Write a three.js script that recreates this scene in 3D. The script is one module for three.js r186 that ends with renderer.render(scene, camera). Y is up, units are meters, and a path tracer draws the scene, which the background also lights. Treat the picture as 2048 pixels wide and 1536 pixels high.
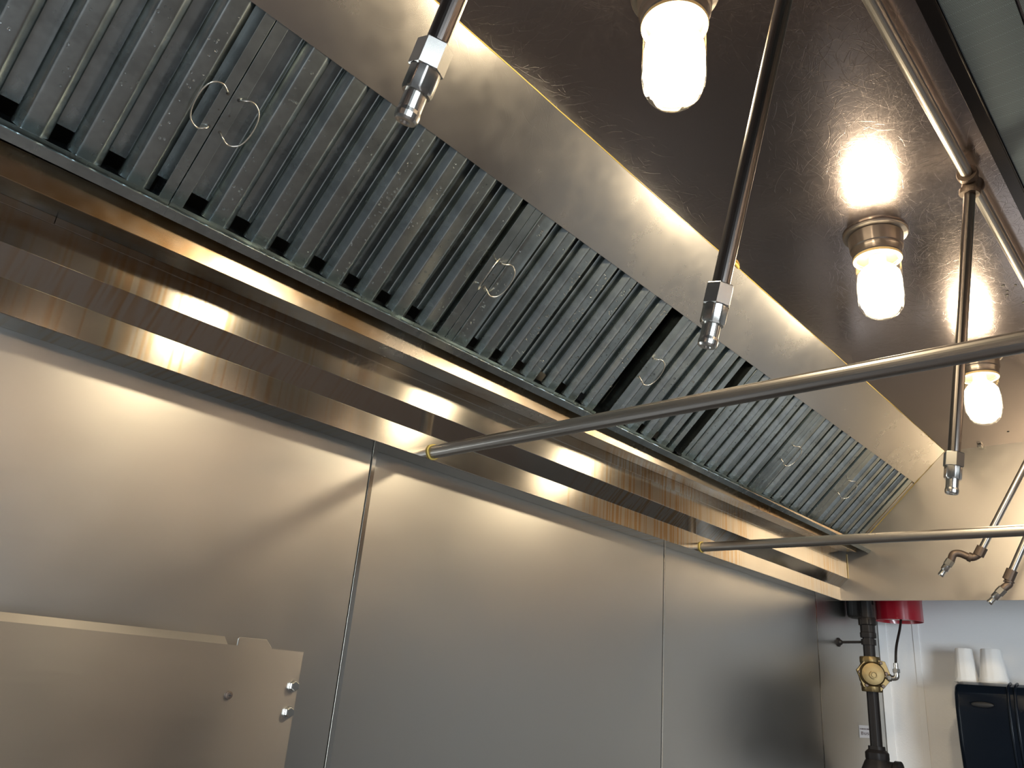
import * as THREE from 'three';
import { mergeGeometries, mergeVertices, toCreasedNormals } from 'three/addons/utils/BufferGeometryUtils.js';
import { RoundedBoxGeometry } from 'three/addons/geometries/RoundedBoxGeometry.js';
import { RectAreaLightUniformsLib } from 'three/addons/lights/RectAreaLightUniformsLib.js';

// ---------------------------------------------------------------- camera, exposure, room light
const H = 1.6;                                    // eye height above the floor; heights below are given from the eye
const scene = new THREE.Scene();
scene.background = new THREE.Color(0x000000);
const camera = new THREE.PerspectiveCamera(52.47, 4 / 3, 0.02, 60);
camera.position.set(0, H, 0);
camera.up.set(-0.31852, 0.93015, 0.18266);
camera.lookAt(0.67221, H + 0.35751, -0.64832);
const renderer = new THREE.WebGLRenderer({ antialias: true });
renderer.toneMapping = THREE.LinearToneMapping;
renderer.toneMappingExposure = 1.0;
renderer.shadowMap.enabled = true;
RectAreaLightUniformsLib.init();
const BULB = 0.72, WARM = new THREE.Color().setRGB(1.0, 0.80, 0.52);
const COOL = new THREE.Color().setRGB(0.80, 0.92, 1.0), COOL_POWER = 1.6, DAY = new THREE.Color().setRGB(0.82, 0.92, 1.0), DAY_POWER = 33;

// ---------------------------------------------------------------- helpers
let seed = 7;
const rnd = () => { seed = (seed * 1664525 + 1013904223) >>> 0; return seed / 4294967296; };
const rr = (a, b) => a + (b - a) * rnd();
const V = (x, y, z) => new THREE.Vector3(x, y + H, z);
const L = (x, y, z) => new THREE.Vector3(x, y, z);
const clean = g => {
  let o = g.index ? g.toNonIndexed() : g;
  for (const k of Object.keys(o.attributes)) if (!['position', 'normal', 'uv'].includes(k)) o.deleteAttribute(k);
  if (!o.attributes.uv) o.setAttribute('uv', new THREE.BufferAttribute(new Float32Array(o.attributes.position.count * 2), 2));
  return o;
};
const merge = list => mergeGeometries(list.map(clean));
function metreUV(g0) {                              // uv in metres from the way each face points
  const g = clean(g0), p = g.attributes.position, uv = new Float32Array(p.count * 2);
  const a = L(), b = L(), c = L(), n = L();
  for (let i = 0; i < p.count; i += 3) {
    a.fromBufferAttribute(p, i); b.fromBufferAttribute(p, i + 1); c.fromBufferAttribute(p, i + 2);
    n.copy(b).sub(a).cross(c.clone().sub(a));
    const ax = Math.abs(n.x), ay = Math.abs(n.y), az = Math.abs(n.z);
    [a, b, c].forEach((q, k) => {
      const w = ax > ay && ax > az ? [q.z, q.y] : ay > az ? [q.x, q.z] : [q.x, q.y];
      uv[2 * (i + k)] = w[0]; uv[2 * (i + k) + 1] = w[1];
    });
  }
  g.setAttribute('uv', new THREE.BufferAttribute(uv, 2));
  return g;
}
const taken = {};
const numbered = n => { const k = taken[n] = (taken[n] ?? -1) + 1; return k ? `${n}_${String(k).padStart(3, '0')}` : n; };
function mesh(name, g, m, parent) {
  const o = new THREE.Mesh(g, m); o.name = name; o.castShadow = o.receiveShadow = true;
  if (parent) parent.add(o);
  return o;
}
function thing(name, label, category, group, pos = [0, 0, 0]) {
  const o = new THREE.Group(); o.name = numbered(name); o.userData = { label, category };
  if (group) o.userData.group = group;
  o.position.set(pos[0], pos[1], pos[2]); scene.add(o);
  return o;
}
function single(name, g, m, label, category, group) {
  const o = mesh(numbered(name), g, m, scene); o.userData = { label, category };
  if (group) o.userData.group = group;
  return o;
}
function structure(name, g, m, label) {
  const o = g ? mesh(name, g, m, scene) : new THREE.Group();
  o.name = name; if (!g) scene.add(o);
  o.userData = { kind: 'structure', label, category: name.split('_')[0] };
  return o;
}
const box = (x0, x1, y0, y1, z0, z1) => metreUV(new THREE.BoxGeometry(x1 - x0, y1 - y0, z1 - z0).translate((x0 + x1) / 2, (y0 + y1) / 2 + H, (z0 + z1) / 2));
const lbox = (x0, x1, y0, y1, z0, z1) => metreUV(new THREE.BoxGeometry(x1 - x0, y1 - y0, z1 - z0).translate((x0 + x1) / 2, (y0 + y1) / 2, (z0 + z1) / 2));
const rbox = (x0, x1, y0, y1, z0, z1, r, s = 2) => metreUV(new RoundedBoxGeometry(x1 - x0, y1 - y0, z1 - z0, s, r).translate((x0 + x1) / 2, (y0 + y1) / 2, (z0 + z1) / 2));
// a closed outline [[a, b], ...] with rounded corners: points with their normals
function rounded(pts, r, steps = 3) {
  const n = pts.length, out = [];
  let area = 0;
  for (let i = 0; i < n; i++) { const [a, b] = pts[i], [c, d] = pts[(i + 1) % n]; area += a * d - b * c; }
  const s = area > 0 ? 1 : -1;
  for (let i = 0; i < n; i++) {
    const p0 = pts[(i + n - 1) % n], p1 = pts[i], p2 = pts[(i + 1) % n];
    const u = [p1[0] - p0[0], p1[1] - p0[1]], v = [p2[0] - p1[0], p2[1] - p1[1]];
    const lu = Math.hypot(...u), lv = Math.hypot(...v); u[0] /= lu; u[1] /= lu; v[0] /= lv; v[1] /= lv;
    const n1 = [u[1] * s, -u[0] * s], n2 = [v[1] * s, -v[0] * s];
    const ang = Math.acos(Math.max(-1, Math.min(1, u[0] * v[0] + u[1] * v[1])));
    const t = Math.min(r * Math.tan(ang / 2), lu * 0.45, lv * 0.45), rad = ang > 1e-3 ? t / Math.tan(ang / 2) : 0;
    const q = [p1[0] - u[0] * t, p1[1] - u[1] * t];
    const sg = (u[0] * v[1] - u[1] * v[0]) * s > 0 ? 1 : -1;
    const c = [q[0] - n1[0] * rad * sg, q[1] - n1[1] * rad * sg];
    for (let k = 0; k <= steps; k++) {
      const f = k / steps; let m = [n1[0] * (1 - f) + n2[0] * f, n1[1] * (1 - f) + n2[1] * f];
      const l = Math.hypot(...m) || 1; m = [m[0] / l, m[1] / l];
      out.push({ p: [c[0] + m[0] * rad * sg, c[1] + m[1] * rad * sg], n: m });
    }
  }
  return { pts: out, s };
}
// prism of an outline in (z, y) swept along x; y0 adds the eye height or not
function sweepX(profile, x0, x1, r = 0.0012, y0 = H, steps = 3) {
  const { pts, s } = rounded(profile, r, steps), n = pts.length, P = [], N = [], U = [];
  let run = 0;
  for (let i = 0; i < n; i++) {
    const a = pts[i], b = pts[(i + 1) % n], d = Math.hypot(b.p[0] - a.p[0], b.p[1] - a.p[1]);
    const q = [[x0, a, run], [x1, a, run], [x1, b, run + d], [x0, b, run + d]];
    for (const k of s > 0 ? [0, 1, 2, 0, 2, 3] : [0, 2, 1, 0, 3, 2]) {
      const [x, e, w] = q[k]; P.push(x, e.p[1] + y0, e.p[0]); N.push(0, e.n[1], e.n[0]); U.push(x, w);
    }
    run += d;
  }
  const flat = pts.map(e => new THREE.Vector2(e.p[0], e.p[1]));
  for (const t of THREE.ShapeUtils.triangulateShape(flat, [])) for (const [x, nx] of [[x0, -1], [x1, 1]]) {
    const [A, B, C] = t.map(k => flat[k]), ccw = (B.x - A.x) * (C.y - A.y) - (B.y - A.y) * (C.x - A.x) > 0;
    for (const k of ccw === nx < 0 ? t : [...t].reverse()) { P.push(x, flat[k].y + y0, flat[k].x); N.push(nx, 0, 0); U.push(flat[k].x, flat[k].y); }
  }
  const g = new THREE.BufferGeometry();
  g.setAttribute('position', new THREE.Float32BufferAttribute(P, 3));
  g.setAttribute('normal', new THREE.Float32BufferAttribute(N, 3));
  g.setAttribute('uv', new THREE.Float32BufferAttribute(U, 2));
  return g;
}
// a lathe profile [[radius, distance], ...] set along a direction
function latheAlong(a, dir, profile, seg = 32, sharp = 0.6) {
  let g = new THREE.LatheGeometry(profile.map(p => new THREE.Vector2(Math.max(p[0], 1e-5), p[1])), seg);
  g = toCreasedNormals(g, sharp);
  g.applyQuaternion(new THREE.Quaternion().setFromUnitVectors(L(0, 1, 0), dir.clone().normalize()));
  return clean(g.translate(a.x, a.y, a.z));
}
function rod(a, b, r, seg = 28, r2 = r) {
  const d = b.clone().sub(a), l = d.length();
  return latheAlong(a, d, [[0, 0], [r, 0], [r2, l], [0, l]], seg);
}
function hexAlong(a, dir, r, l) {
  const c = Math.min(0.0012, l * 0.2);
  let g = new THREE.LatheGeometry([[1e-5, 0], [r - c, 0], [r, c], [r, l - c], [r - c, l], [1e-5, l]].map(p => new THREE.Vector2(...p)), 6);
  g = clean(g); g.computeVertexNormals();
  g.applyQuaternion(new THREE.Quaternion().setFromUnitVectors(L(0, 1, 0), dir.clone().normalize()));
  return g.translate(a.x, a.y, a.z);
}
const bend = (pts, r, n = 40, seg = 12, tension = 0.5) => clean(new THREE.TubeGeometry(new THREE.CatmullRomCurve3(pts, false, 'catmullrom', tension), n, r, seg));

// ---------------------------------------------------------------- procedural textures
function noiseTable(w, h) { const t = new Float32Array(w * h); for (let i = 0; i < t.length; i++) t[i] = rnd(); return (x, y) => {
  const xi = Math.floor(x), yi = Math.floor(y), fx = x - xi, fy = y - yi, sx = fx * fx * (3 - 2 * fx), sy = fy * fy * (3 - 2 * fy);
  const g = (i, j) => t[((j % h) + h) % h * w + ((i % w) + w) % w];
  return (g(xi, yi) * (1 - sx) + g(xi + 1, yi) * sx) * (1 - sy) + (g(xi, yi + 1) * (1 - sx) + g(xi + 1, yi + 1) * sx) * sy; }; }
function dataTex(w, h, fn, srgb, metresU, metresV) {
  const d = new Uint8Array(w * h * 4);
  for (let j = 0; j < h; j++) for (let i = 0; i < w; i++) {
    const c = fn(i, j); for (let k = 0; k < 3; k++) d[(j * w + i) * 4 + k] = Math.max(0, Math.min(255, Math.round(255 * (c.length ? c[k] : c)))); d[(j * w + i) * 4 + 3] = 255;
  }
  const t = new THREE.DataTexture(d, w, h); t.wrapS = t.wrapT = THREE.RepeatWrapping; t.magFilter = t.minFilter = THREE.LinearFilter;
  if (srgb) t.colorSpace = THREE.SRGBColorSpace;
  t.repeat.set(1 / metresU, 1 / metresV); t.needsUpdate = true;
  return t;
}
function canvasTex(w, h, draw, srgb, metresU, metresV) {
  const c = document.createElement('canvas'); c.width = w; c.height = h; draw(c.getContext('2d'), w, h);
  const t = new THREE.CanvasTexture(c); t.wrapS = t.wrapT = THREE.RepeatWrapping; t.magFilter = THREE.LinearFilter;
  if (srgb) t.colorSpace = THREE.SRGBColorSpace;
  if (metresU) t.repeat.set(1 / metresU, 1 / metresV);
  return t;
}
// grain along u: long fine lines plus soft smudges
function grain(w, h, lu, mu, mv, lo, hi, smudge) {
  const a = noiseTable(w / lu | 0, h), b = noiseTable(w / (lu * 3) | 0, h / 3 | 0), s = noiseTable(9, 7), s2 = noiseTable(27, 19);
  return dataTex(w, h, (i, j) => {
    const f = 0.6 * a(i / lu, j) + 0.4 * b(i / (lu * 3), j / 3);
    const m = 0.6 * s(i * 9 / w, j * 7 / h) + 0.4 * s2(i * 27 / w, j * 19 / h);
    return lo + (hi - lo) * ((1 - smudge) * f + smudge * m) + (rnd() - 0.5) * 0.02;
  }, false, mu, mv);
}
const brushedRough = grain(1024, 1024, 40, 1.1, 0.7, 0.78, 1.0, 0.6);
const brushedBump = grain(2048, 1024, 60, 0.55, 0.16, 0, 1, 0.0);
// wiped steel: short arcs in every direction
const scratchBump = canvasTex(2048, 2048, (c, w) => {
  c.fillStyle = '#808080'; c.fillRect(0, 0, w, w); c.lineCap = 'round';
  for (let i = 0; i < 9000; i++) {
    const x = rnd() * w, y = rnd() * w, r = rr(40, 320), a = rnd() * 6.28, b = a + rr(0.1, 0.55), v = rnd() > 0.5 ? 255 : 0;
    c.strokeStyle = `rgba(${v},${v},${v},${rr(0.05, 0.3)})`; c.lineWidth = rr(0.7, 1.8); c.beginPath(); c.arc(x, y, r, a, b); c.stroke();
  }
}, false, 0.8, 0.8);
const smudgeRough = (() => { const a = noiseTable(8, 8), b = noiseTable(24, 24), d = noiseTable(80, 80); return dataTex(512, 512, (i, j) => 0.62 + 0.38 * (0.5 * a(i / 64, j / 64) + 0.3 * b(i * 24 / 512, j * 24 / 512) + 0.2 * d(i * 80 / 512, j * 80 / 512)) + (rnd() - 0.5) * 0.03, false, 1.3, 1.3); })();
// dried grease runs down the back ledge: tan streaks with ragged ends, in patches
const runs = (() => { const p = noiseTable(14, 2), q = noiseTable(620, 3), e = noiseTable(620, 2); return dataTex(2048, 128, (i, j) => {
  const patch = Math.max(0, p(i * 14 / 2048, 0.5) - 0.46) * 3.2, line = Math.max(0, q(i * 620 / 2048, j / 50) - 0.45) * 1.8;
  const k = Math.min(0.75, patch * line + 0.05 * e(i * 620 / 2048, j / 70));
  return [1 - k * 0.05, 1 - k * 0.22, 1 - k * 0.44];
}, true, 2.3, 0.19); })();
const tanFilm = (() => { const p = noiseTable(20, 4), q = noiseTable(150, 20); return dataTex(1024, 128, (i, j) => {
  const k = Math.min(1, Math.max(0, p(i * 20 / 1024, j * 4 / 128) * 1.1 - 0.15) * (0.6 + 0.5 * q(i * 150 / 1024, j * 20 / 128)));
  return [1 - k * 0.22, 1 - k * 0.38, 1 - k * 0.58];
}, true, 2.1, 0.2); })();
const galvColor = (() => { const a = noiseTable(12, 16), b = noiseTable(60, 60), d = noiseTable(170, 170); return dataTex(512, 512, (i, j) => {
  const v = 0.80 + 0.20 * (0.45 * a(i * 12 / 512, j * 16 / 512) + 0.35 * b(i * 60 / 512, j * 60 / 512) + 0.2 * d(i * 170 / 512, j * 170 / 512)); return [v * 0.97, v, v];
}, true, 0.5, 0.42); })();
// wiped sheet: smooth between dense hair scratches, which scatter far more
const scratchRough = canvasTex(2048, 2048, (c, w) => {
  c.fillStyle = '#585858'; c.fillRect(0, 0, w, w); c.lineCap = 'round';
  for (let i = 0; i < 42000; i++) {
    const x = rnd() * w, y = rnd() * w, r = rr(60, 420), a = rnd() * 6.28, b = a + rr(0.06, 0.4), v = Math.round(rr(140, 235));
    c.strokeStyle = `rgba(${v},${v},${v},${rr(0.04, 0.22)})`; c.lineWidth = rr(0.6, 1.5); c.beginPath(); c.arc(x, y, r, a, b); c.stroke();
  }
}, false, 0.9, 0.9);
const galvRough = (() => { const a = noiseTable(14, 12), b = noiseTable(70, 70); return dataTex(512, 512, (i, j) => 0.8 + 0.2 * (0.6 * a(i * 14 / 512, j * 12 / 512) + 0.4 * b(i * 70 / 512, j * 70 / 512)), false, 0.43, 0.5); })();
const wallBump = (() => { const a = noiseTable(128, 128), b = noiseTable(40, 40); return dataTex(512, 512, (i, j) => 0.5 * a(i / 4, j / 4) + 0.5 * b(i * 40 / 512, j * 40 / 512), false, 0.4, 0.4); })();
const perfTex = canvasTex(256, 256, (c, w) => {
  c.fillStyle = '#fff'; c.fillRect(0, 0, w, w); c.fillStyle = '#15171a';
  for (let j = 0; j < 16; j++) for (let i = 0; i < 8; i++) { c.beginPath(); c.arc(16 + i * 32 + (j % 2) * 16, 8 + j * 16, 7, 0, 7); c.fill(); }
}, true, 0.024, 0.021);

// ---------------------------------------------------------------- materials
const std = (r, g, b, rough, metal = 0, o = {}) => new THREE.MeshStandardMaterial({ color: new THREE.Color().setRGB(r, g, b), roughness: rough, metalness: metal, ...o });
const phys = (r, g, b, rough, metal = 0, o = {}) => new THREE.MeshPhysicalMaterial({ color: new THREE.Color().setRGB(r, g, b), roughness: rough, metalness: metal, ...o });
const M = {
  endSteel: phys(0.45, 0.42, 0.385, 0.46, 1, { roughnessMap: smudgeRough, bumpMap: scratchBump, bumpScale: 0.00004 }),
  wallSteel: phys(0.45, 0.44, 0.415, 0.36, 1, { anisotropy: 0.3, anisotropyRotation: Math.PI / 2, roughnessMap: brushedRough }),
  ledgeSteel: phys(0.49, 0.47, 0.435, 0.16, 1, { anisotropy: 0.6, anisotropyRotation: Math.PI / 2, roughnessMap: brushedRough, map: runs }),
  troughSteel: phys(0.46, 0.43, 0.39, 0.30, 1, { map: tanFilm, roughnessMap: smudgeRough }),
  hoodSteel: phys(0.53, 0.46, 0.45, 0.44, 1, { roughnessMap: scratchRough, bumpMap: scratchBump, bumpScale: 0.0004 }),
  slopeSteel: phys(0.50, 0.48, 0.455, 0.325, 1, { roughnessMap: smudgeRough, bumpMap: scratchBump, bumpScale: 0.00016 }),
  trimSteel: std(0.09, 0.08, 0.076, 0.2, 1),
  galv: std(0.50, 0.535, 0.55, 0.29, 1, { map: galvColor, roughnessMap: galvRough }),
  wire: std(0.72, 0.70, 0.64, 0.25, 1),
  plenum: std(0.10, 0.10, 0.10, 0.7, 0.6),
  pipe: std(0.38, 0.36, 0.335, 0.33, 1),
  blackPipe: phys(0.014, 0.012, 0.012, 0.5, 0, { specularIntensity: 0.5 }),
  dropPipe: std(0.21, 0.19, 0.175, 0.28, 1),
  elbow: std(0.10, 0.075, 0.06, 0.5, 0.7),
  chrome: std(0.52, 0.51, 0.48, 0.26, 1),
  lampMetal: std(0.36, 0.32, 0.285, 0.34, 1),
  gasket: std(0.62, 0.48, 0.24, 0.6),
  sealant: std(0.36, 0.27, 0.06, 0.6),
  perforated: std(0.10, 0.145, 0.185, 0.5, 0.3, { map: perfTex }),
  white: std(0.86, 0.855, 0.85, 0.55, 0, { bumpMap: wallBump, bumpScale: 0.0006 }),
  roomWhite: std(0.12, 0.12, 0.125, 0.8),
  darkWall: std(0.42, 0.41, 0.40, 0.6),
  wainscot: std(0.09, 0.082, 0.076, 0.5),
  whiteTrim: std(0.88, 0.88, 0.88, 0.4),
  tile: std(0.15, 0.115, 0.098, 0.6),
  red: phys(0.36, 0.008, 0.02, 0.3, 0, { clearcoat: 0.6, clearcoatRoughness: 0.15 }),
  blackGloss: phys(0.005, 0.008, 0.014, 0.2, 0, { specularIntensity: 0.35 }),
  blackDrum: std(0.012, 0.012, 0.013, 0.5),
  brass: std(0.21, 0.155, 0.075, 0.48, 1),
  foam: std(0.88, 0.88, 0.87, 0.7),
  rubber: std(0.02, 0.02, 0.02, 0.6),
  groove: std(0.03, 0.03, 0.03, 0.7),
  panelSteel: phys(0.52, 0.51, 0.49, 0.38, 1, { anisotropy: 0.8, anisotropyRotation: Math.PI / 2, roughnessMap: brushedRough, bumpMap: brushedBump, bumpScale: 0.000018 }),
  glass: phys(1, 1, 1, 0.03, 0, { transmission: 1, thickness: 0, ior: 1.45 }),
  water: phys(1, 1, 1, 0.02, 0, { transmission: 1, thickness: 0.002, ior: 1.33 }),
};
const glow = new THREE.MeshStandardMaterial({ color: 0xffffff, emissive: new THREE.Color().setRGB(1.0, 0.86, 0.62), emissiveIntensity: 14, roughness: 0.6 });
const panelGlow = new THREE.MeshStandardMaterial({ color: 0xffffff, emissive: COOL, emissiveIntensity: 2, roughness: 0.6 });

// ---------------------------------------------------------------- the room
const ZW = -1.08, XE = 2.774, XW = 3.27, XL = -2.2, ZF = 3.2, YC = 1.0;
structure('floor', box(XL - 0.1, XW + 0.1, -1.7, -1.6, ZW - 0.2, ZF + 0.1), M.tile, 'dark quarry floor below the hood');
structure('ceiling', box(XL - 0.1, XW + 0.1, YC, YC + 0.1, ZW - 0.2, ZF + 0.1), M.roomWhite, 'white room ceiling above the hood');
structure('wall_left', box(XL - 0.1, XL, -1.6, YC, ZW - 0.2, ZF), M.roomWhite, 'white wall behind the photographer');
structure('wall_front', box(XL - 0.1, XW + 0.1, -1.6, YC, ZF, ZF + 0.1), M.roomWhite, 'white wall across from the hood');
{ // daylit window across the room from the hood
  const w = structure('window_1', null, null, 'daylit window in the wall across from the hood'), a = -2.12, b = -0.5, c = -0.70, d = 0.50;
  mesh('window_frame', merge([box(a - 0.06, b + 0.06, c - 0.06, c, ZF - 0.03, ZF), box(a - 0.06, b + 0.06, d, d + 0.06, ZF - 0.03, ZF), box(a - 0.06, a, c, d, ZF - 0.03, ZF), box(b, b + 0.06, c, d, ZF - 0.03, ZF), box((a + b) / 2 - 0.02, (a + b) / 2 + 0.02, c, d, ZF - 0.025, ZF)]), M.whiteTrim, w);
  mesh('window_pane', box(a, b, c, d, ZF - 0.008, ZF), new THREE.MeshStandardMaterial({ color: 0x222222, emissive: DAY, emissiveIntensity: 6, roughness: 0.3 }), w);
  const l = new THREE.RectAreaLight(DAY, DAY_POWER, b - a, d - c); l.position.set((a + b) / 2, H + (c + d) / 2, ZF - 0.034); w.add(l);
}
const wallRight = structure('wall_right', box(XW, XW + 0.1, -0.42, YC, ZW - 0.2, -0.1), M.white, 'white painted wall beyond the end of the hood');
mesh('grey_wall_section', box(XW, XW + 0.1, -1.6, YC, -0.1, ZF), M.darkWall, wallRight);
mesh('dark_wainscot', box(XW, XW + 0.1, -1.6, -0.42, ZW - 0.2, -0.1), M.wainscot, wallRight);
mesh('corner_trim', sweepX([[ZW + 0.002, -1.6], [ZW + 0.030, -1.6], [ZW + 0.030, YC], [ZW + 0.002, YC]], XW - 0.004, XW, 0.001), M.whiteTrim, wallRight);
mesh('divider_strip', sweepX([[-0.955, -1.6], [-0.935, -1.6], [-0.935, YC], [-0.955, YC]], XW - 0.004, XW, 0.0015), M.whiteTrim, wallRight);
const wallBack = structure('wall_back', box(XL, XW, -1.6, YC, ZW - 0.2, ZW - 0.004), M.groove, 'brushed stainless steel wall panels behind the cooking line');
const seams = [XL, -0.16, 0.787, 1.7305, 2.68, XW];
for (let i = 0; i < seams.length - 1; i++)
  mesh(numbered('wall_panel'), box(seams[i] + 0.0012, seams[i + 1] - 0.0012, -1.6, 0.40, ZW - 0.004, ZW), M.wallSteel, wallBack);
for (const [x, w] of [[-0.16, 0.006], [0.7885, 0.0075], [1.733, 0.004], [2.6815, 0.004]])
  mesh(numbered('seam_strip'), metreUV(box(x, x + w, -1.6, 0.40, ZW, ZW + (x === 0.7885 ? 0.0016 : 0.0007))), M.ledgeSteel, wallBack);
for (const [x, z] of [[0.6, 1.5], [-1.2, 1.5], [2.4, 1.5]]) {
  const t = thing('ceiling_light', `cool white ceiling light panel ${x < 0 ? 'behind the photographer' : x > 2 ? 'nearest the white wall' : 'in the middle of the row'}`, 'ceiling light', 'cool ceiling panels', [x, H + YC, z]);
  mesh('frame', merge([lbox(-0.62, 0.62, -0.03, 0, -0.32, -0.3), lbox(-0.62, 0.62, -0.03, 0, 0.3, 0.32), lbox(-0.62, -0.6, -0.03, 0, -0.3, 0.3), lbox(0.6, 0.62, -0.03, 0, -0.3, 0.3)]), M.whiteTrim, t);
  mesh('light_diffuser', lbox(-0.6, 0.6, -0.02, -0.012, -0.3, 0.3), panelGlow, t);
  const l = new THREE.RectAreaLight(COOL, COOL_POWER, 1.2, 0.6); l.position.set(0, -0.024, 0); l.lookAt(x, 0, z); l.rotation.set(-Math.PI / 2, 0, 0); t.add(l);
}

// ---------------------------------------------------------------- the hood
const hood = thing('exhaust_hood', 'long stainless steel exhaust hood canopy over the cooking line', 'hood');
const X0 = -1.7;
mesh('back_ledge', sweepX([[ZW, 0.3575], [-1.03, 0.3575], [-1.03, 0.4005], [-1.0, 0.4297], [-1.0, 0.56], [ZW, 0.56]], X0, XE, 0.0012), M.ledgeSteel, hood);
mesh('ledge_flashing', sweepX([[-1.0, 0.476], [-0.9985, 0.476], [-0.9985, 0.55], [-1.0, 0.55]], X0, 0.205, 0.0004), M.ledgeSteel, hood);
mesh('ledge_flashing', sweepX([[-1.0, 0.4772], [-0.9985, 0.4772], [-0.9985, 0.55], [-1.0, 0.55]], 0.2040, XE - 0.08, 0.0004), M.ledgeSteel, hood);
{ // grease trough, pitched down to the left
  const g = sweepX([[-0.9982, 0.0], [-0.942, -0.0075], [-0.942, 0.034], [-0.9436, 0.034], [-0.9436, -0.0058], [-0.9966, 0.0017], [-0.9966, 0.028], [-0.9982, 0.028]], 0, 2.706 - X0, 0.0008, 0);
  const m = mesh('grease_trough', g, M.troughSteel, hood); m.position.set(X0, 0.4675 + H, 0); m.rotation.z = Math.atan(0.0102);
}
mesh('filter_rail', sweepX([[-0.925, 0.5120], [-0.9150, 0.5211], [-0.9162, 0.5222], [-0.9252, 0.5140], [-0.945, 0.5400], [-1.0, 0.5400], [-1.0, 0.5386], [-0.9457, 0.5386]], X0, XE - 0.004, 0.0004), M.galv, hood);
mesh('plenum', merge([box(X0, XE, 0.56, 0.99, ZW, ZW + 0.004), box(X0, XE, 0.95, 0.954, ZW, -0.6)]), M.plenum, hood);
// sloped panel between filters and hood ceiling
mesh('slope_panel', sweepX([[-0.7585, 0.7395], [-0.655, 0.8403], [-0.6565, 0.8418], [-0.760, 0.741]], X0, XE - 0.002, 0.0004), M.slopeSteel, hood);
mesh('top_panel', sweepX([[-0.658, 0.8395], [-0.168, 0.8395], [-0.168, 0.8435], [-0.658, 0.8435]], X0, XE, 0.0005), M.hoodSteel, hood);
mesh('end_panel', sweepX([[ZW, 0.3575], [0.30, 0.3575], [0.30, 0.995], [ZW, 0.995]], XE, XE + 0.006, 0.001), M.endSteel, hood);
mesh('left_end_panel', sweepX([[ZW, 0.3575], [0.30, 0.3575], [0.30, 0.995], [ZW, 0.995]], X0 - 0.006, X0, 0.001), M.hoodSteel, hood);
mesh('front_trim', sweepX([[-0.1715, 0.8372], [-0.1540, 0.8372], [-0.1530, 0.8350], [-0.1515, 0.8350], [-0.1505, 0.8400], [-0.1715, 0.8400]], X0, XE, 0.0004), M.trimSteel, hood);
mesh('perforated_panel', box(X0, XE, 0.8365, 0.8395, -0.1505, -0.0785), M.perforated, hood);
mesh('air_panel', box(X0, XE, 0.8365, 0.8395, -0.0745, 0.29), M.perforated, hood);
mesh('front_panel', merge([box(X0, XE, 0.3575, 0.995, 0.29, 0.30), box(X0, XE, 0.85, 0.855, -0.168, 0.29)]), M.hoodSteel, hood);
mesh('filter_end_filler', (() => { const g = lbox(0, 0.0225, -0.005, 0.28, -0.03, -0.004); g.rotateX(Math.PI / 4); g.translate(2.751, 0.547 + H, -0.953); return g; })(), M.ledgeSteel, hood);
function bead(a, b, r, n, wob) {
  const pts = []; for (let i = 0; i <= n; i++) pts.push(a.clone().lerp(b, i / n).add(L(rr(-wob, wob), rr(-wob, wob), rr(-wob, wob))));
  return bend(pts, r, n * 2, 6);
}
mesh('sealant_bead', bead(V(X0, 0.8392, -0.6565), V(XE, 0.8392, -0.6565), 0.0009, 90, 0.0004), M.sealant, hood);
mesh('sealant_bead', bead(V(XE - 0.001, 0.741, -0.757), V(XE - 0.001, 0.8395, -0.6565), 0.0011, 12, 0.0005), M.sealant, hood);
mesh('sealant_bead', bead(V(XE - 0.001, 0.548, -0.949), V(XE - 0.001, 0.741, -0.757), 0.0013, 20, 0.0006), M.sealant, hood);
mesh('sealant_bead', bend([V(1.29, 0.838, -0.652), V(1.30, 0.836, -0.650), V(1.315, 0.837, -0.653)], 0.0035, 10, 6), M.sealant, hood);
mesh('sealant_bead', bead(V(XE - 0.0005, 0.43, -0.9985), V(XE - 0.0005, 0.512, -0.9985), 0.0016, 10, 0.0004), M.gasket, hood);
mesh('clip', rbox(0, 0.03, -0.004, 0.004, -0.006, 0.006, 0.001).translate(XE - 0.034, 0.8345 + H, -0.548), M.chrome, hood);

for (const [x, z, r] of [[1.6749, -0.2535, 0.0032], [1.7037, -0.2525, 0.0026], [1.6854, -0.2336, 0.0026], [1.7221, -0.2563, 0.003], [1.7747, -0.237, 0.003], [2.6485, -0.4478, 0.0035]])
  mesh('rivet', latheAlong(V(x, 0.8395, z), L(0, -1, 0), [[0, 0], [r, 0], [r * 0.8, 0.0012], [0, 0.0016]], 12), M.groove, hood);

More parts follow.
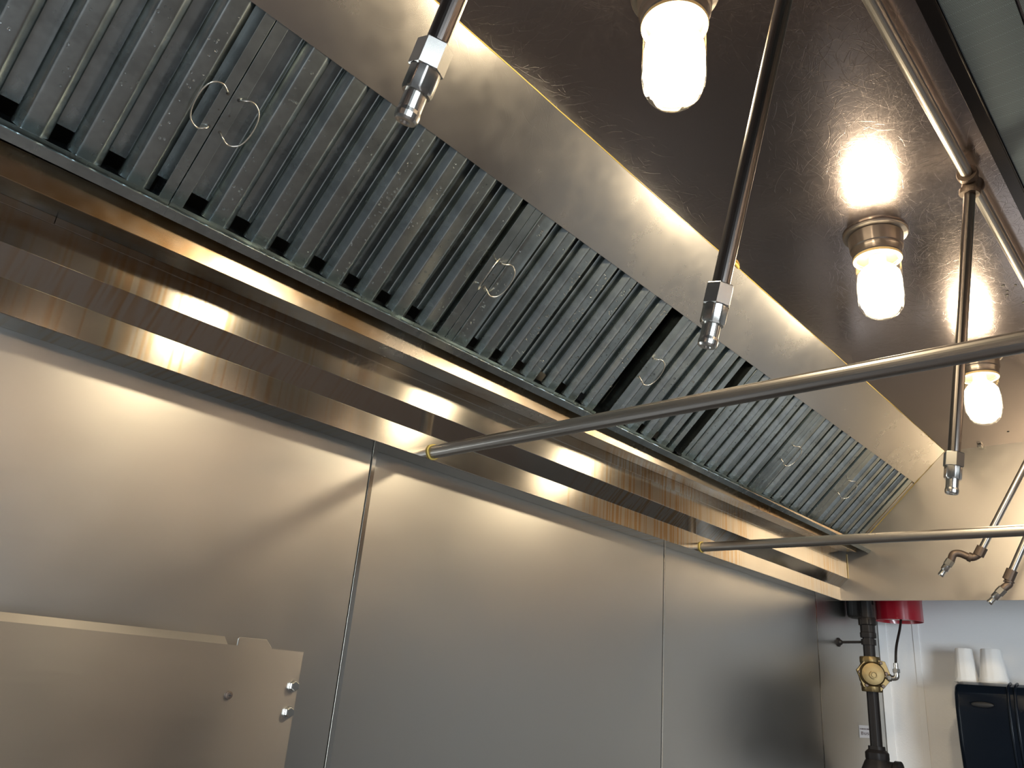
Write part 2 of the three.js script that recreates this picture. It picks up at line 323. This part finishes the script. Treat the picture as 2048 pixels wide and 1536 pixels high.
// ---------------------------------------------------------------- baffle filters (lift out one by one)
const FILTER_AT = [0.547 + H, -0.953];
const baffleGeo = (() => {                          // front baffle, 41 mm wide: flat face, sloped flanks, edges turned back
  const w = 0.041, prof = [[0, -0.015], [0.0006, -0.010], [0.0090, -0.0008], [0.012, 0], [w - 0.0125, 0], [w - 0.0095, -0.0008], [w - 0.0010, -0.0085], [w, -0.014]];
  return prof;
})();
function stripGeo(prof, y0, y1, t = 0.0009) {       // sheet bent across x, running up the filter
  const n = prof.length, outer = prof, normals = prof.map((p, i) => { const a = prof[Math.max(0, i - 1)], b = prof[Math.min(n - 1, i + 1)], d = Math.hypot(b[0] - a[0], b[1] - a[1]); return [-(b[1] - a[1]) / d, (b[0] - a[0]) / d]; });
  const P = [], N = [], U = [];
  const put = (k, y, side) => { P.push(outer[k][0] - (side ? normals[k][0] * t : 0), y, outer[k][1] - (side ? normals[k][1] * t : 0)); const s = side ? -1 : 1; N.push(s * normals[k][0], 0, s * normals[k][1]); U.push(outer[k][0], y); };
  for (let k = 0; k < n - 1; k++) {
    for (const [a, y] of [[k, y0], [k + 1, y0], [k + 1, y1], [k, y0], [k + 1, y1], [k, y1]]) put(a, y, 0);
    for (const [a, y] of [[k, y0], [k + 1, y1], [k + 1, y0], [k, y0], [k, y1], [k + 1, y1]]) put(a, y, 1);
    for (const [y, ny] of [[y0, -1], [y1, 1]]) {
      const q = [[k, 0], [k + 1, 0], [k + 1, 1], [k, 0], [k + 1, 1], [k, 1]]; if (ny < 0) q.reverse();
      for (const [a, s] of q) { put(a, y, s); N.splice(-3, 3, 0, ny, 0); }
    }
  }
  const g = new THREE.BufferGeometry();
  g.setAttribute('position', new THREE.Float32BufferAttribute(P, 3)); g.setAttribute('normal', new THREE.Float32BufferAttribute(N, 3)); g.setAttribute('uv', new THREE.Float32BufferAttribute(U, 2));
  return g;
}
const smooth = (prof, m = 3) => { const c = new THREE.CatmullRomCurve3(prof.map(p => L(p[0], p[1], 0)), false, 'catmullrom', 0.15); return c.getPoints((prof.length - 1) * m).map(p => [p.x, p.y]); };
const frontStrip = stripGeo(smooth(baffleGeo), 0.004, 0.283);
const rearStrip = stripGeo(smooth([[-0.019, -0.012], [-0.018, -0.026], [-0.013, -0.0315], [0.013, -0.0315], [0.018, -0.026], [0.019, -0.012]]), 0.021, 0.283);
const narrowStrip = stripGeo(smooth([[0, -0.014], [0.001, -0.004], [0.003, 0], [0.033, 0], [0.036, -0.004], [0.037, -0.013]]), 0.004, 0.283);
function bail(x, side, lift) {                      // hinged wire handle from two holes in the side frame
  const s = side, y0 = 0.1165, y1 = 0.1645, d = 0.031 * Math.cos(lift), z = 0.031 * Math.sin(lift);
  const pt = (f, y) => L(x + s * d * f, y, 0.002 + z * f + (f ? 0.003 : -0.004));
  return bend([pt(0, y0), pt(0.12, y0 - 0.003), pt(0.45, y0 - 0.008), pt(0.82, y0 - 0.002), pt(1, y0 + 0.013), pt(1, y1 - 0.013), pt(0.82, y1 + 0.002), pt(0.45, y1 + 0.008), pt(0.12, y1 + 0.003), pt(0, y1)], 0.00115, 60, 8);
}
const filters = [
  // x0, x1, ends of the front baffles, left frame width, right frame width (0: none seen), handles [x, side, lift]
  { x0: -0.19, x1: 0.3105, ends: [6, 5, 4, 3, 2, 1, 0].map(k => 0.2853 - 0.0615 * k), fl: 0.016, fr: 0.0148, h: [[0.3055, -1, 0.1]], label: 'grease filter in the near left corner, wider baffles, wire handle on its right' },
  { x0: 0.3115, x1: 0.8075, ends: [0, 1, 2, 3, 4, 5, 6].map(k => 0.3975 + 0.0645 * k), fl: 0.0172, fr: 0.0185, h: [[0.3205, 1, 0.1], [0.803, -1, 0.85]], label: 'grease filter with wire handles at both sides, behind the nearest hanging nozzle' },
  { x0: 0.8085, x1: 1.2475, ends: [0, 1, 2, 3, 4, 5, 6].map(k => 0.8619 + 0.0642 * k), fl: 0.0155, fr: 0, h: [[0.8145, 1, 0.3]], narrow: true, label: 'grease filter ending at the wide black gap, third from the near end' },
  { x0: 1.2815, x1: 1.559, ends: [1.3455, 1.4085, 1.4715, 1.5345], fl: 0.0225, fr: 0.019, h: [[1.289, 1, 0.5]], label: 'narrow grease filter between the two black gaps' },
  { x0: 1.596, x1: 1.9722, ends: [0, 1, 2, 3, 4, 5].map(k => 1.6545 + 0.0578 * k), fl: 0.0165, fr: 0.0225, h: [], narrow: true, label: 'grease filter without handle behind the long horizontal pipe' },
  { x0: 1.9732, x1: 2.3702, ends: [0, 1, 2, 3, 4, 5].map(k => 2.0262 + 0.0608 * k), fl: 0.0165, fr: 0.033, h: [[1.981, 1, 0.55]], narrow: true, label: 'grease filter with one wire handle, second from the far end' },
  { x0: 2.3712, x1: 2.7505, ends: [2.459, 2.522, 2.585, 2.648, 2.711], fl: 0.03, fr: 0.032, h: [[2.379, 1, 0.75]], label: 'farthest grease filter, against the end of the hood' },
];
const holeGeo = new THREE.CylinderGeometry(0.0022, 0.0022, 0.0006, 12).rotateX(Math.PI / 2);
for (const f of filters) {
  const t = thing('grease_filter', f.label, 'filter', 'baffle filters along the hood', [f.x0, FILTER_AT[0], FILTER_AT[1]]);
  t.rotation.x = Math.PI / 4;
  const w = f.x1 - f.x0;
  mesh('bottom_frame', merge([lbox(0, w, -0.0015, 0.0005, -0.038, 0.0012), lbox(0, w, -0.0015, 0.0045, 0.0, 0.0012)]), M.galv, t);
  mesh('top_frame', lbox(0, w, 0.284, 0.287, -0.038, 0.0), M.galv, t);
  mesh('side_frame', rbox(0, f.fl, 0.0005, 0.284, -0.038, -0.0008, 0.0008, 1), M.galv, t);
  if (f.fr) mesh('side_frame', rbox(w - f.fr, w, 0.0005, 0.284, -0.038, -0.0008, 0.0008, 1), M.galv, t);
  const gapAt = [];
  f.ends.forEach((e, i) => {
    const first = f.narrow && i === 0, wd = first ? 0.037 : 0.041, m = mesh('baffle', first ? narrowStrip : frontStrip, M.galv, t);
    m.position.set(e - f.x0 - wd, 0, rr(-0.0012, 0.0004)); m.rotation.y = rr(-0.012, 0.012);
    gapAt.push(e - f.x0 + 0.0115);
    if (!i && !first) gapAt.push(e - f.x0 - wd - 0.0115);
  });
  for (const g of gapAt) if (g < w - 0.004) mesh('rear_baffle', rearStrip, M.galv, t).position.set(g, 0, 0);
  for (const [x, side, lift] of f.h) {
    const b = mesh('wire_handle', bail(x - f.x0, side, lift), M.wire, t);
    b.userData.label = 'thin bright wire pull handle';
    for (const y of [0.1165, 0.1645]) mesh('handle_hole', holeGeo, M.groove, b).position.set(x - f.x0, y, -0.0006);
    mesh('rivet_hole', new THREE.CylinderGeometry(0.0012, 0.0012, 0.0005, 8).rotateX(Math.PI / 2), M.groove, t).position.set(x - f.x0, 0.141, -0.0007);
  }
}
{ // water beads left on the filters
  const g = new THREE.SphereGeometry(1, 8, 6); g.scale(1, 1, 0.6);
  const spots = [], q = new THREE.Quaternion().setFromAxisAngle(L(1, 0, 0), Math.PI / 4), n = L(0, -Math.SQRT1_2, Math.SQRT1_2), up = L(0, Math.SQRT1_2, Math.SQRT1_2);
  filters.slice(0, 6).forEach((f, fi) => f.ends.forEach(e => {
    const k = Math.round([16, 34, 30, 16, 8, 5][fi] * rr(0.5, 1.5));
    for (let i = 0; i < k; i++) spots.push([e - rr(0.011, 0.030), 0.02 + 0.24 * Math.pow(rnd(), 0.9), rr(0.0008, 0.0018) * (rnd() > 0.93 ? 1.5 : 1)]);
  }));
  for (let x = 0.1; x < 2.3; x += rr(0.02, 0.05)) spots.push([x, 0.002, rr(0.0008, 0.0015)]);
  const im = new THREE.InstancedMesh(g, M.water, spots.length), m = new THREE.Matrix4();
  spots.forEach(([x, s, r], i) => { const p = L(x, FILTER_AT[0], FILTER_AT[1]).addScaledVector(up, s).addScaledVector(n, 0.0002); im.setMatrixAt(i, m.compose(p, q, L(r, r, r))); });
  im.name = 'water_droplets'; im.castShadow = im.receiveShadow = true; im.userData = { label: 'small water beads clinging to the grease filters', category: 'water', kind: 'stuff' }; scene.add(im);
}

// ---------------------------------------------------------------- jar lights in the hood ceiling
const YT = 0.8395;
const lampParts = {
  flange: latheAlong(L(0, 0, 0), L(0, -1, 0), [[0, 0], [0.056, 0], [0.0565, 0.003], [0.055, 0.0055], [0.051, 0.007], [0.047, 0.0085], [0.046, 0.010], [0, 0.010]], 48),
  collar: latheAlong(L(0, 0, 0), L(0, -1, 0), [[0, 0.009], [0.0475, 0.009], [0.0455, 0.034], [0.0435, 0.036], [0.0435, 0.039], [0.0425, 0.041], [0.0425, 0.050], [0.0405, 0.052], [0.036, 0.052], [0, 0.050]], 48),
  gasket: latheAlong(L(0, 0, 0), L(0, -1, 0), [[0.036, 0.052], [0.0415, 0.052], [0.0422, 0.054], [0.0415, 0.057], [0.036, 0.057]], 48),
  jar: latheAlong(L(0, 0, 0), L(0, -1, 0), [[0.0372, 0.055], [0.0385, 0.070], [0.0392, 0.100], [0.0392, 0.135], [0.0378, 0.148], [0.0335, 0.159], [0.0265, 0.1675], [0.017, 0.172], [0.008, 0.1735], [0, 0.174]], 48, 1.2),
  bulb: latheAlong(L(0, 0, 0), L(0, -1, 0), [[0.0155, 0.064], [0.018, 0.068], [0.029, 0.077], [0.0357, 0.087], [0.0376, 0.100], [0.0376, 0.134], [0.0345, 0.146], [0.029, 0.157], [0.019, 0.1655], [0.009, 0.169], [0, 0.1695]], 40, 1.2),
  neck: latheAlong(L(0, 0, 0), L(0, -1, 0), [[0, 0.050], [0.0145, 0.050], [0.0145, 0.068], [0.0135, 0.072], [0, 0.072]], 24),
};
const neckMat = std(0.85, 0.80, 0.70, 0.5);
[[0.651, -0.4015, 'jar light nearest the camera at the top edge of the picture'], [1.345, -0.392, 'jar light in the middle of the row, clear of the pipes'], [2.022, -0.384, 'farthest jar light, half behind the hanging pipe']].forEach(([x, z, label]) => {
  const t = thing('hood_light', label, 'light', 'jar lights under the hood', [x, H + YT, z]);
  mesh('flange', lampParts.flange, M.lampMetal, t); mesh('collar', lampParts.collar, M.lampMetal, t); mesh('gasket_ring', lampParts.gasket, M.gasket, t);
  mesh('glass_jar', lampParts.jar, M.glass, t);
  const b = mesh('light_bulb', lampParts.bulb, glow, t); mesh('bulb_neck', lampParts.neck, neckMat, b);
  const l = new THREE.PointLight(WARM, BULB); l.position.set(0, -0.122, 0); l.castShadow = true; l.shadow.radius = 1.7; t.add(l);
});

// ---------------------------------------------------------------- suppression piping
const SUP = [0.815, -0.2075];
{
  const t = thing('supply_pipe', 'thin steel supply pipe running along the hood ceiling by the perforated panel', 'pipe');
  mesh('pipe', rod(V(X0, SUP[0], SUP[1]), V(XE, SUP[0], SUP[1]), 0.0088), M.pipe, t);
  for (const x of [0.265, 0.599, 1.2316]) {
    const c = V(x, SUP[0], SUP[1]), d = L(1, 0, 0);
    mesh('tee_fitting', merge([latheAlong(c.clone().addScaledVector(d, -0.024), d, [[0, 0], [0.0145, 0], [0.0155, 0.002], [0.0155, 0.008], [0.0125, 0.010], [0.0125, 0.038], [0.0155, 0.040], [0.0155, 0.046], [0.0145, 0.048], [0, 0.048]]),
      latheAlong(c, L(0, -0.98, -0.17), [[0, 0], [0.0125, 0], [0.0125, 0.016], [0.0155, 0.018], [0.0155, 0.024], [0.0145, 0.026], [0, 0.026]])]), M.elbow, t);
  }
}
function nozzleTip(at, dir, t, s = 1) {
  const d = dir.clone().normalize();
  const g = mesh('nozzle', merge([hexAlong(at, d, 0.0138 * s, 0.022 * s), latheAlong(at, d, [[0, 0.021 * s], [0.0118 * s, 0.021 * s], [0.0118 * s, 0.038 * s], [0.0108 * s, 0.040 * s], [0, 0.040 * s]]), latheAlong(at, d, [[0, 0.039 * s], [0.0086 * s, 0.039 * s], [0.0086 * s, 0.053 * s], [0.0094 * s, 0.056 * s], [0.0091 * s, 0.060 * s], [0.0078 * s, 0.062 * s], [0.004 * s, 0.062 * s], [0.003 * s, 0.060 * s], [0, 0.060 * s]])]), M.chrome, t);
  mesh('groove_ring', latheAlong(at, d, [[0.0113 * s, 0.0205 * s], [0.0121 * s, 0.0207 * s], [0.0121 * s, 0.0217 * s], [0.0113 * s, 0.0219 * s]], 24), M.rubber, g);
}
[[0.265, 0.371, -0.385, 'nozzle pipe hanging nearest the camera over the filters, cut by the top edge'], [0.599, 0.309, -0.330, 'nozzle pipe hanging between the first and second jar lights'], [1.2316, 0.3095, -0.289, 'nozzle pipe hanging in front of the farthest jar light']].forEach(([x, y, z, label]) => {
  const t = thing('nozzle_drop', label, 'nozzle', 'hanging suppression nozzles', [0, 0, 0]);
  const a = V(x, SUP[0] - 0.02, SUP[1] - 0.0035), e = V(x, y, z), d = e.clone().sub(a).normalize(), end = e.clone().addScaledVector(d, -0.060);
  mesh('pipe', rod(a, end.clone().addScaledVector(d, 0.004), 0.0086), M.dropPipe, t);
  nozzleTip(end, d, t);
});
[[0.880, 0.3725, 'near horizontal steel pipe sticking out of the back ledge', 1.0], [1.831, 0.372, 'far horizontal steel pipe, closer to the end of the hood', 1.0]].forEach(([x, y, label]) => {
  const t = thing('horizontal_pipe', label, 'pipe', 'horizontal pipes crossing under the hood');
  mesh('pipe', rod(V(x, y, -1.0305), V(x, y, 0.289), 0.0118), M.pipe, t);
  const pts = []; for (let i = 0; i <= 14; i++) { const a = i / 14 * Math.PI * 2; pts.push(V(x + Math.cos(a) * 0.0128 * rr(0.95, 1.08), y + Math.sin(a) * 0.0128 * rr(0.95, 1.08), -1.0285)); }
  mesh('sealant_ring', bend(pts, 0.0021, 40, 6), M.sealant, t).userData.label = 'yellow sealant around the pipe';
});
// angled nozzles near the end wall
function elbowDrop(label, top, knee, pts, tip, dir) {
  const t = thing('elbow_nozzle', label, 'nozzle', 'angled nozzles by the hood end');
  mesh('pipe', rod(top, knee, 0.0088), M.pipe, t);
  const e = mesh('elbow', merge([bend(pts, 0.0098, 40, 16), rod(knee.clone().lerp(top, 0.03), knee.clone().lerp(top, -0.03), 0.0135), rod(pts[2].clone().lerp(pts[3], -0.1), pts[2].clone().lerp(pts[3], 0.25), 0.0128)]), M.elbow, t);
  nozzleTip(tip, dir, t, 0.85);
  return e;
}
{
  const x = 2.4;
  elbowDrop('bent nozzle with a double elbow under the far horizontal pipe', V(x, 0.80, -0.296), V(x, 0.437, -0.511),
    [V(x, 0.441, -0.5085), V(x, 0.428, -0.518), V(x - 0.004, 0.421, -0.535), V(x - 0.012, 0.431, -0.558), V(x - 0.02, 0.4285, -0.572), V(x - 0.02, 0.412, -0.5805)], V(x - 0.02, 0.414, -0.580), L(0, -0.62, -0.45));
  elbowDrop('bent nozzle at the right edge, lower of the pair', V(x, 0.80, -0.228), V(x, 0.373, -0.4497),
    [V(x, 0.379, -0.446), V(x, 0.366, -0.454), V(x, 0.356, -0.4545), V(x, 0.349, -0.4560), V(x - 0.004, 0.343, -0.462), V(x - 0.006, 0.336, -0.470)], V(x - 0.006, 0.338, -0.468), L(0, -0.62, -0.62));
}

// ---------------------------------------------------------------- steel splash riser of the appliance, lower left
{
  const t = thing('appliance_riser', 'brushed steel appliance back panel with bolts in the lower left corner', 'panel', null, [0, 0, 0]), Z = -1.0;
  mesh('body', merge([box(-1.3, 0.6635, -1.6, 0.0165, Z - 0.002, Z), box(-1.3, 0.6635, -1.6, 0.0165, Z - 0.06, Z - 0.058), box(-1.3, 0.6, -1.6, 0.008, Z - 0.058, Z - 0.002)]), M.panelSteel, t);
  mesh('top_lip', sweepX([[Z, 0.0155], [Z - 0.0135, 0.0264], [Z - 0.0145, 0.0252], [Z - 0.001, 0.0143]], -1.3, 0.547, 0.0003), M.panelSteel, t);
  { const s = new THREE.Shape(); s.moveTo(0.563, 0.006); s.lineTo(0.563, 0.025); s.lineTo(0.565, 0.0268); s.lineTo(0.604, 0.0275); s.lineTo(0.6135, 0.018); s.lineTo(0.6135, 0.006); s.closePath();
    mesh('tab', metreUV(new THREE.ExtrudeGeometry(s, { depth: 0.002, bevelEnabled: true, bevelSize: 0.0005, bevelThickness: 0.0005, bevelSegments: 1 }).translate(0, H, Z - 0.006)), M.panelSteel, t); }
  for (const [x, y] of [[0.6560, -0.0286], [0.6552, -0.062]]) {
    const b = mesh('bolt', hexAlong(V(x, y, Z + 0.001), L(0, 0, 1), 0.0068, 0.0055), M.chrome, t);
    mesh('washer', latheAlong(V(x, y, Z), L(0, 0, 1), [[0, 0], [0.0078, 0], [0.0078, 0.0012], [0, 0.0012]], 24), M.chrome, b);
  }
  const s = mesh('screw', latheAlong(V(0.5617, -0.0447, Z), L(0, 0, 1), [[0, 0], [0.0052, 0], [0.005, 0.0018], [0.0036, 0.0028], [0, 0.003]], 20), M.elbow, t);
  mesh('screw_slot', merge([box(0.559, 0.5644, -0.0452, -0.0442, Z + 0.0026, Z + 0.0033), box(0.5612, 0.5622, -0.0474, -0.042, Z + 0.0026, Z + 0.0033)]), M.chrome, s);
}

// ---------------------------------------------------------------- gas line by the white wall
const GX = 2.86, GZ = -0.978;
{
  const t = thing('gas_pipe', 'black gas pipe rising behind the end of the hood', 'pipe');
  mesh('pipe', merge([rod(V(GX, -1.6, GZ), V(GX, 0.075, GZ), 0.0187), rod(V(GX, 0.185, GZ), V(GX, 0.99, GZ), 0.0187)]), M.blackPipe, t);
  mesh('union_fitting', merge([latheAlong(V(GX, 0.245, GZ), L(0, 1, 0), [[0, 0], [0.0245, 0], [0.0255, 0.004], [0.0255, 0.016], [0.0235, 0.018], [0.0235, 0.040], [0.028, 0.043], [0.028, 0.062], [0.0255, 0.066], [0, 0.066]], 32), hexAlong(V(GX, 0.286, GZ), L(0, 1, 0), 0.0295, 0.018)]), M.blackPipe, t);
  mesh('standoff_rod', rod(V(GX, 0.232, GZ), V(GX, 0.228, ZW), 0.0042), M.blackPipe, t);
  mesh('clamp', latheAlong(V(GX, 0.222, GZ), L(0, 1, 0), [[0, 0], [0.0235, 0], [0.0235, 0.018], [0, 0.018]], 32), M.blackPipe, t);
  mesh('wall_flange', latheAlong(V(GX, 0.228, ZW), L(0, 0, 1), [[0, 0], [0.015, 0], [0.015, 0.004], [0.011, 0.006], [0.007, 0.013], [0, 0.013]], 24), M.blackPipe, t);
  mesh('lower_tee', merge([latheAlong(V(GX, -0.19, GZ), L(0, 1, 0), [[0, 0], [0.052, 0], [0.050, 0.03], [0.040, 0.052], [0.035, 0.060], [0.036, 0.064], [0.036, 0.080], [0.033, 0.084], [0.026, 0.090], [0.0255, 0.1], [0, 0.1]], 32), latheAlong(V(GX, -0.165, GZ), L(0, 0, 1), [[0, 0], [0.034, 0], [0.034, 0.05], [0.038, 0.054], [0.038, 0.07], [0, 0.07]], 32)]), M.blackPipe, t);
  const v = thing('gas_valve', 'brass gas shutoff valve with bolted hexagonal cover on the black pipe', 'valve');
  const c = V(GX, 0.129, GZ);
  mesh('body', merge([latheAlong(c.clone().add(L(0, 0.028, 0)), L(0, 1, 0), [[0, 0], [0.030, 0], [0.0315, 0.006], [0.0325, 0.010], [0.0325, 0.024], [0.031, 0.027], [0, 0.027]], 36), latheAlong(c.clone().add(L(0, -0.055, 0)), L(0, 1, 0), [[0, 0], [0.031, 0], [0.0325, 0.003], [0.0325, 0.016], [0.0345, 0.018], [0.0345, 0.026], [0.030, 0.030], [0, 0.030]], 36), latheAlong(c.clone().add(L(0, -0.036, 0)), L(0, 1, 0), [[0, 0], [0.028, 0], [0.037, 0.014], [0.040, 0.036], [0.037, 0.058], [0.028, 0.072], [0, 0.072]], 32)]), M.brass, v);
  const fd = L(-0.88, 0, 0.47).normalize(), side = L(0, 1, 0).cross(fd).normalize(), fc = c.clone().addScaledVector(fd, 0.010).addScaledVector(side, 0.006);
  const spun = (g, a) => { g.translate(-fc.x, -fc.y, -fc.z); g.applyQuaternion(new THREE.Quaternion().setFromAxisAngle(fd, a)); return g.translate(fc.x, fc.y, fc.z); };
  const cover = mesh('cover', merge([spun(hexAlong(fc, fd, 0.055, 0.014), 0.3), latheAlong(fc.clone().addScaledVector(side, -0.006), fd, [[0, 0.013], [0.040, 0.013], [0.039, 0.022], [0.034, 0.029], [0.020, 0.032], [0, 0.032]], 36), latheAlong(fc.clone().addScaledVector(side, -0.006).add(L(0, -0.004, 0)), fd, [[0, 0.030], [0.0125, 0.030], [0.0125, 0.037], [0.0095, 0.038], [0.0085, 0.034], [0.0065, 0.0335], [0.0060, 0.038], [0, 0.0385]], 24)]), M.brass, v);
  for (const [a, b] of [[-0.044, 0.004], [0.036, 0.004], [0.022, 0.036], [0.024, -0.036], [-0.026, -0.036]]) mesh('cover_bolt', hexAlong(fc.clone().addScaledVector(fd, 0.013).addScaledVector(side, a).add(L(0, b, 0)), fd, 0.0060, 0.008), M.elbow, cover);
  const ez = GZ + 0.078;
  mesh('side_fitting', merge([rod(c.clone().add(L(0, 0, 0.03)), V(GX, 0.122, ez - 0.02), 0.008), hexAlong(V(GX, 0.121, ez - 0.024), L(0, 0, 1), 0.0115, 0.010), bend([V(GX, 0.121, ez - 0.016), V(GX, 0.121, ez - 0.004), V(GX, 0.126, ez + 0.002), V(GX, 0.140, ez + 0.003)], 0.0085, 20, 14), hexAlong(V(GX, 0.138, ez + 0.003), L(0, 1, 0), 0.0115, 0.012), rod(V(GX, 0.150, ez + 0.003), V(GX, 0.168, ez + 0.003), 0.007)]), M.chrome, v);
  mesh('control_tube', bend([V(GX, 0.165, ez + 0.003), V(GX + 0.03, 0.22, ez), V(GX + 0.13, 0.29, ez - 0.014), V(GX + 0.19, 0.337, ez - 0.024)], 0.0042, 20, 10), M.blackPipe, v).userData.label = 'thin dark tube rising to the red drum';
  const d = thing('alarm_drum', 'glossy red drum peeking out below the hood end', 'alarm');
  const dc = V(3.10, 0.325, -0.948);
  mesh('shell', latheAlong(dc, L(0, 1, 0), [[0.076, 0.012], [0.0775, 0.0], [0.080, 0.0], [0.080, 0.070], [0.081, 0.072], [0.081, 0.076], [0.080, 0.078], [0.080, 0.16], [0.076, 0.168], [0, 0.17]], 56), M.red, d);
  mesh('base_disc', latheAlong(dc, L(0, 1, 0), [[0, 0.012], [0.077, 0.012], [0.077, 0.016], [0, 0.016]], 40), M.foam, d).userData.label = 'pale disc inside the bottom rim';
  mesh('mount_bracket', box(3.10, XW, 0.44, 0.46, -0.958, -0.938), M.blackPipe, d);
  const b = thing('black_drum', 'matte black drum in the corner behind the gas pipe', 'tank');
  const bc = V(2.955, 0.317, -1.036);
  mesh('shell', latheAlong(bc, L(0, 1, 0), [[0, 0], [0.028, 0.001], [0.036, 0.005], [0.040, 0.013], [0.040, 0.20], [0, 0.21]], 48), M.blackDrum, b);
  mesh('mount_bracket', box(2.955, 2.975, 0.44, 0.46, ZW, -1.036), M.blackPipe, b);
}
{ // small printed sticker on the steel wall beside the pipe
  const tex = canvasTex(256, 256, (c) => {
    c.fillStyle = '#d9d6d6'; c.fillRect(0, 0, 256, 256); c.fillStyle = '#57484a'; for (let k = 0; k < 9; k++) c.fillRect(16 + k * 26, 62, 17 + (k * 7) % 9, 26); c.font = 'bold 92px sans-serif'; c.fillText('Bus In', 26, 196);
  }, true);
  const g = new THREE.PlaneGeometry(0.13, 0.040).translate(2.997 + 0.065, -0.0533 + H, ZW + 0.0006);
  single('wall_sticker', g, std(1, 1, 1, 0.5, 0, { map: tex }), 'small white printed sticker on the steel wall, half behind the gas pipe', 'sticker');
}

// ---------------------------------------------------------------- towel dispenser and cups on the white wall
{
  const t = thing('towel_dispenser', 'glossy dark paper towel dispenser on the white wall', 'dispenser', null, [0, 0, 0]);
  const z0 = -0.775, z1 = -0.47, x0 = XW - 0.26;
  const s = new THREE.Shape(), w = z1 - z0, hgt = 0.40, r = 0.03;
  // outline across the front, then bulged front
  const prof = [[XW, 0.132], [x0 + 0.055, 0.132], [x0 + 0.022, 0.122], [x0 + 0.006, 0.095], [x0, 0.05], [x0 + 0.002, -0.06], [x0 + 0.03, -0.25], [XW, -0.27]];
  const sm = smooth(prof.slice(1, 7), 4); const poly = [prof[0], ...sm, prof[7]];
  const sh = new THREE.Shape(poly.map(p => new THREE.Vector2(p[0], p[1] + H)));
  const body = new THREE.ExtrudeGeometry(sh, { depth: w - 0.036, bevelEnabled: true, bevelSize: 0.018, bevelThickness: 0.018, bevelOffset: -0.018, bevelSegments: 6 }).translate(0, 0, z0 + 0.018);
  mesh('body', toCreasedNormals(body, 0.5), M.blackGloss, t);
  for (const z of [-0.617, -0.598]) mesh('ridge', bend([V(x0 + 0.06, 0.134, z), V(x0 + 0.024, 0.124, z), V(x0 + 0.007, 0.098, z), V(x0, 0.05, z), V(x0 + 0.001, -0.05, z), V(x0 + 0.028, -0.24, z)], 0.0045, 40, 10), M.blackGloss, t);
  const badge = new THREE.SphereGeometry(1, 24, 12).scale(0.006, 0.009, 0.033).translate(x0 + 0.001, 0.063 + H, -0.692);
  const bd = mesh('latch_recess', clean(badge), M.rubber, t);
  mesh('latch_edge', clean(new THREE.TorusGeometry(1, 0.03, 8, 40).rotateY(Math.PI / 2).scale(0.05, 0.0105, 0.036).translate(x0 - 0.001, 0.063 + H, -0.692)), M.blackGloss, bd);
  for (const [x, z, sc, label] of [[3.15, -0.762, 1, 'narrow white foam cup upside down on the dispenser, left of the pair'], [3.14, -0.677, 1.18, 'wider white foam cup upside down on the dispenser, right of the pair']]) {
    const c = thing('foam_cup', label, 'cup', 'foam cups on the dispenser', [x, 0.132 + H, z]);
    const k = sc;
    mesh('cup', latheAlong(L(0, 0, 0), L(0, 1, 0), [[0.032 * k, 0], [0.036 * k, 0.0], [0.0375 * k, 0.006], [0.0365 * k, 0.018], [0.0355 * k, 0.020], [0.0262 * k, 0.108], [0.0245 * k, 0.111], [0.021 * k, 0.1112], [0.019 * k, 0.108], [0, 0.108]], 40), M.foam, c);
    mesh('rim', latheAlong(L(0, 0, 0), L(0, 1, 0), [[0.034 * k, 0.0], [0.0385 * k, 0.0008], [0.0392 * k, 0.004], [0.0375 * k, 0.007], [0.034 * k, 0.007]], 40), M.foam, c);
  }
}

renderer.render(scene, camera);
